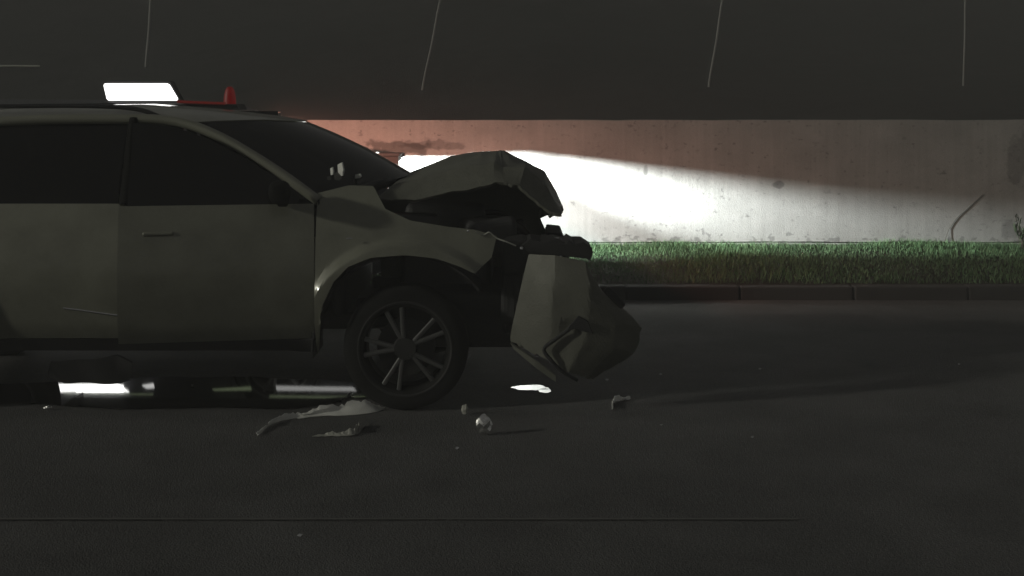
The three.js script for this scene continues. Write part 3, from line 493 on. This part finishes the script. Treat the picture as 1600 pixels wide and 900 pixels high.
  lamp([[222, 605], [240, 602], [242, 609], [230, 610]], M.glowStrip[1], 'added_glow_strip');
  lamp([[332, 611], [392, 607], [394, 612.5], [336, 613.5]], M.glowStrip[2], 'added_glow_strip');
  lamp([[431, 606], [552, 608], [558, 614], [433, 613]], M.glowStrip[3], 'added_glow_strip');
  lamp([[100, 617.5], [240, 618.5], [240, 620], [100, 619]], M.glowStrip[2], 'added_glow_trim');
  lamp([[421, 621], [570, 623], [574, 626], [421, 623.5]], M.glowStrip[2], 'added_glow_trim');
  const m = pts.reduce((s, p) => s.add(p), V(0, 0, 0)).multiplyScalar(0.25), sl = new THREE.RectAreaLight(new THREE.Color(1, 1, 0.97), 8, 0.5, 0.05); sl.position.set(m.x, m.y, m.z + 0.02); sl.lookAt(m.x, m.y, m.z + 5); sl.name = 'added_glow_light'; scene.add(sl);  // area light for the added glowing strip
  give('roof_carrier_post', tube([at(-50, 103, -3), at(-48, 140, -3), at(-48, 185, -3)], 0.009, 10, 8), M.black);
  // headlight next to the wall: several beams from one lamp, cut off above by an added visor
  const hp = van.localToWorld(V(0.1, 1.1, -1.54)), reach = 0.16;
  const wedge = (x, y, z, w, h, d) => { const g = new THREE.BoxGeometry(w, h, d); g.translate(x, y + h / 2, z); return g; };
  const front = plate([[-0.24, -0.0165], [0.03, -0.0165], [0.1, 0], [0.215, 0], [0.215, 0.034], [-0.24, 0.034]], 0.006, 0); front.rotateY(Math.PI / 2); front.translate(hp.x + reach - 0.006, hp.y, hp.z);
  const vis = [front, wedge(hp.x + 0.05, hp.y - 0.006, hp.z - 0.212, 0.26, 0.04, 0.012), wedge(hp.x + 0.04, hp.y + 0.03, hp.z + 0.02, 0.26, 0.012, 0.5), wedge(hp.x + 0.04, hp.y - 0.1, hp.z + 0.245, 0.24, 0.15, 0.008)];
  give('added_beam_visor', join(vis), M.black);
  const beam = (name, az, el, half, pen, power) => { const a = az * Math.PI / 180, e = el * Math.PI / 180, l = new THREE.SpotLight(new THREE.Color(0.92, 1, 0.985), power, 0, half, pen, 2); l.position.copy(hp); l.target.position.set(hp.x + 5 * Math.cos(a) * Math.cos(e), hp.y + 5 * Math.sin(e), hp.z - 5 * Math.sin(a) * Math.cos(e)); l.castShadow = true; l.shadow.radius = 0.32; l.name = name; scene.add(l, l.target); };
  beam('headlight_far_beam', 15.5, -3.5, 0.25, 0.7, 390);
  beam('headlight_middle_beam', 36, -2, 0.27, 0.6, 170);
  beam('headlight_side_beam', 66, -4, 0.4, 0.6, 40);
  beam('headlight_low_beam', 22, -20, 0.26, 0.8, 95);
  console.log('headlight', hp.toArray().map((v) => v.toFixed(2)).join(' '), 'glowStrip', m.toArray().map((v) => v.toFixed(2)).join(' '));
}

// ---------------------------------------------------------------- water and debris on the road
{
  const pool = (cx, cz, rx, rz, k) => {
    const n = 72, pts = []; for (let i = 0; i < n; i++) { const a = i / n * Math.PI * 2, f = 0.75 + 0.6 * fbm(Math.cos(a) * 2.4 + k, Math.sin(a) * 2.4 + k, 3); pts.push(new THREE.Vector2(cx + Math.cos(a) * rx * f, -(cz + Math.sin(a) * rz * f))); }
    const g = new THREE.ShapeGeometry(new THREE.Shape(pts)); g.rotateX(-Math.PI / 2); g.translate(0, 0.008, 0); g.computeVertexNormals(); const m = struct(numbered('puddle'), uvs(g), M.water);
  };
  pool(-1.9, -0.5, 1.25, 0.4, 9); pool(0.115, -0.63, 0.1, 0.075, 23); pool(0.2, -0.55, 0.035, 0.06, 37);
}
const onRoad = (px, py) => { const D = F * EYE / (py - 153); return V((px - 800) * D / F, 0.004, BACK - D); };
{ // pale crumpled ribbon added for wet glints by the wheel, raised off the road
  const c = [[402, 682], [412, 672], [428, 663], [446, 657], [475, 653], [505, 651], [540, 649], [575, 646], [600, 641]].map((p) => onRoad(...p)), w = [0.012, 0.014, 0.02, 0.025, 0.028, 0.04, 0.05, 0.045, 0.008];
  const cc = new THREE.CatmullRomCurve3(c), n = 70, g = [];
  for (let j = 0; j <= 5; j++) { const row = []; for (let i = 0; i <= n; i++) { const t = i / n, p = cc.getPoint(t), k = t * 8, a = Math.floor(Math.min(k, 7.999)), ww = w[a] + (w[a + 1] - w[a]) * (k - a), v = j / 5; row.push(p.add(V(0.006 * Math.sin(i * 0.3 + j), ww * v * (0.4 + 0.8 * vn(i * 0.22 + 2, j * 0.4 + 1) + (j === 5 ? 0.5 * (vn(i * 0.9, 3) - 0.3) : 0)), -ww * 1.3 * v + 0.035 * (vn(i * 0.2, j * 0.5 + 8) - 0.5)))); } g.push(row); }
  single('glint_ribbon', slab(g.reverse(), 0.003, 0.9), M.pale, 'long crumpled pale ribbon added for wet glints beside the front wheel', 'debris');
  const c2 = [[488, 684], [510, 683], [535, 683], [552, 682], [562, 668]].map((p) => onRoad(...p)), cc2 = new THREE.CatmullRomCurve3(c2), g2 = [];  // second ribbon, duller, added for fainter wet glints
  for (let j = 0; j <= 4; j++) { const row = []; for (let i = 0; i <= 30; i++) { const t = i / 30, p = cc2.getPoint(t), v = j / 4, ww = 0.045 * Math.pow(t, 0.7); row.push(p.add(V(0, ww * v * (0.2 + 0.9 * vn(i * 0.8, j * 0.5)) + 0.006 * vn(i * 0.6, j), -ww * v * (0.8 + 1.1 * vn(i * 0.6 + 4, j * 0.4))))); } g2.push(row); }
  single('glint_scrap', slab(g2.reverse(), 0.003, 0.4), M.paleDull, 'smaller dull ribbon added for wet glints just below the long pale ribbon', 'debris');
}
const wad = (name, px, py, sx, sy, sz, mat, label, amp = 0.35, sub = 3) => {
  const p = onRoad(px, py), g = new THREE.IcosahedronGeometry(1, sub), q = g.attributes.position;
  for (let i = 0; i < q.count; i++) { const v = V(q.getX(i), q.getY(i), q.getZ(i)), k = 1 - amp + 2 * amp * vn(v.x * 2.3 + px, v.y * 2.3 + v.z * 1.7 + py); v.multiplyScalar(k); q.setXYZ(i, v.x * sx, Math.max(-sy * 0.9, v.y * sy), v.z * sz); }
  g.computeVertexNormals(); g.translate(p.x, p.y + sy * 0.9, p.z);
  return single(name, uvs(clean(g)), mat, label, 'debris');
};
wad('crumpled_wrapper', 756, 680, 0.04, 0.055, 0.03, M.foil, 'bright crumpled foil wrapper on the road below the front wheel', 0.22);
wad('small_wrapper', 726, 648, 0.018, 0.028, 0.02, M.paleDull, 'small dull crumpled scrap up left of the bright foil wrapper');
{
  const c = [[957, 641], [960, 630], [968, 627], [978, 626], [986, 624]].map((p) => onRoad(...p)), cc = new THREE.CatmullRomCurve3(c), g = [];
  for (let j = 0; j <= 4; j++) { const row = []; for (let i = 0; i <= 30; i++) { const t = i / 30, p = cc.getPoint(t), v = j / 4, w = 0.032 * (0.5 + 0.9 * vn(i * 0.35 + 3, 2)) * (1 - 0.5 * t); row.push(p.add(V(0.004 * Math.sin(i), w * v, -w * v * 0.9 + 0.012 * (vn(i * 0.4, j * 0.6) - 0.5)))); } g.push(row); }
  single('lens_fragment', slab(g.reverse(), 0.003, 0.6), M.pale, 'small hooked pale fragment below and right of the hanging bumper', 'debris');
}
wad('white_chip', 75, 641, 0.02, 0.012, 0.015, M.foil, 'tiny bright chip on the road at the far left', 0.3, 2);
{
  const spots = [[1032, 589], [1033, 668], [1175, 687], [975, 628], [948, 598], [714, 705], [1187, 580], [1498, 572], [468, 843], [300, 606]];
  const names = ['splinter on the dark road right of the hanging bumper', 'splinter on the road below and right of the bumper', 'splinter on open road right of the wreck', 'splinter beside the hooked pale fragment below the bumper', 'splinter under the right edge of the bumper', 'splinter on the road below the foil wrapper', 'splinter far out on the road right of the wreck', 'splinter on the road towards the right edge', 'splinter lowest and nearest on the road', 'splinter in the water under the wreck door'];
  spots.forEach(([px, py], i) => { const p = onRoad(px, py), s = rr(0.006, 0.011), sh = plate([[-s, 0], [s * 0.6, -s * 0.4], [s * 1.4, s * 0.7], [-s * 0.2, s]], 0.004, 0.001); sh.rotateX(-0.9 + rr(-0.3, 0.3)); sh.rotateY(rr(-0.6, 0.2)); sh.translate(p.x, p.y + s, p.z); single('lens_splinter', sh, M.foil, 'tiny bright ' + names[i], 'debris', 'lens splinters scattered on the road'); });
}
renderer.render(scene, camera);
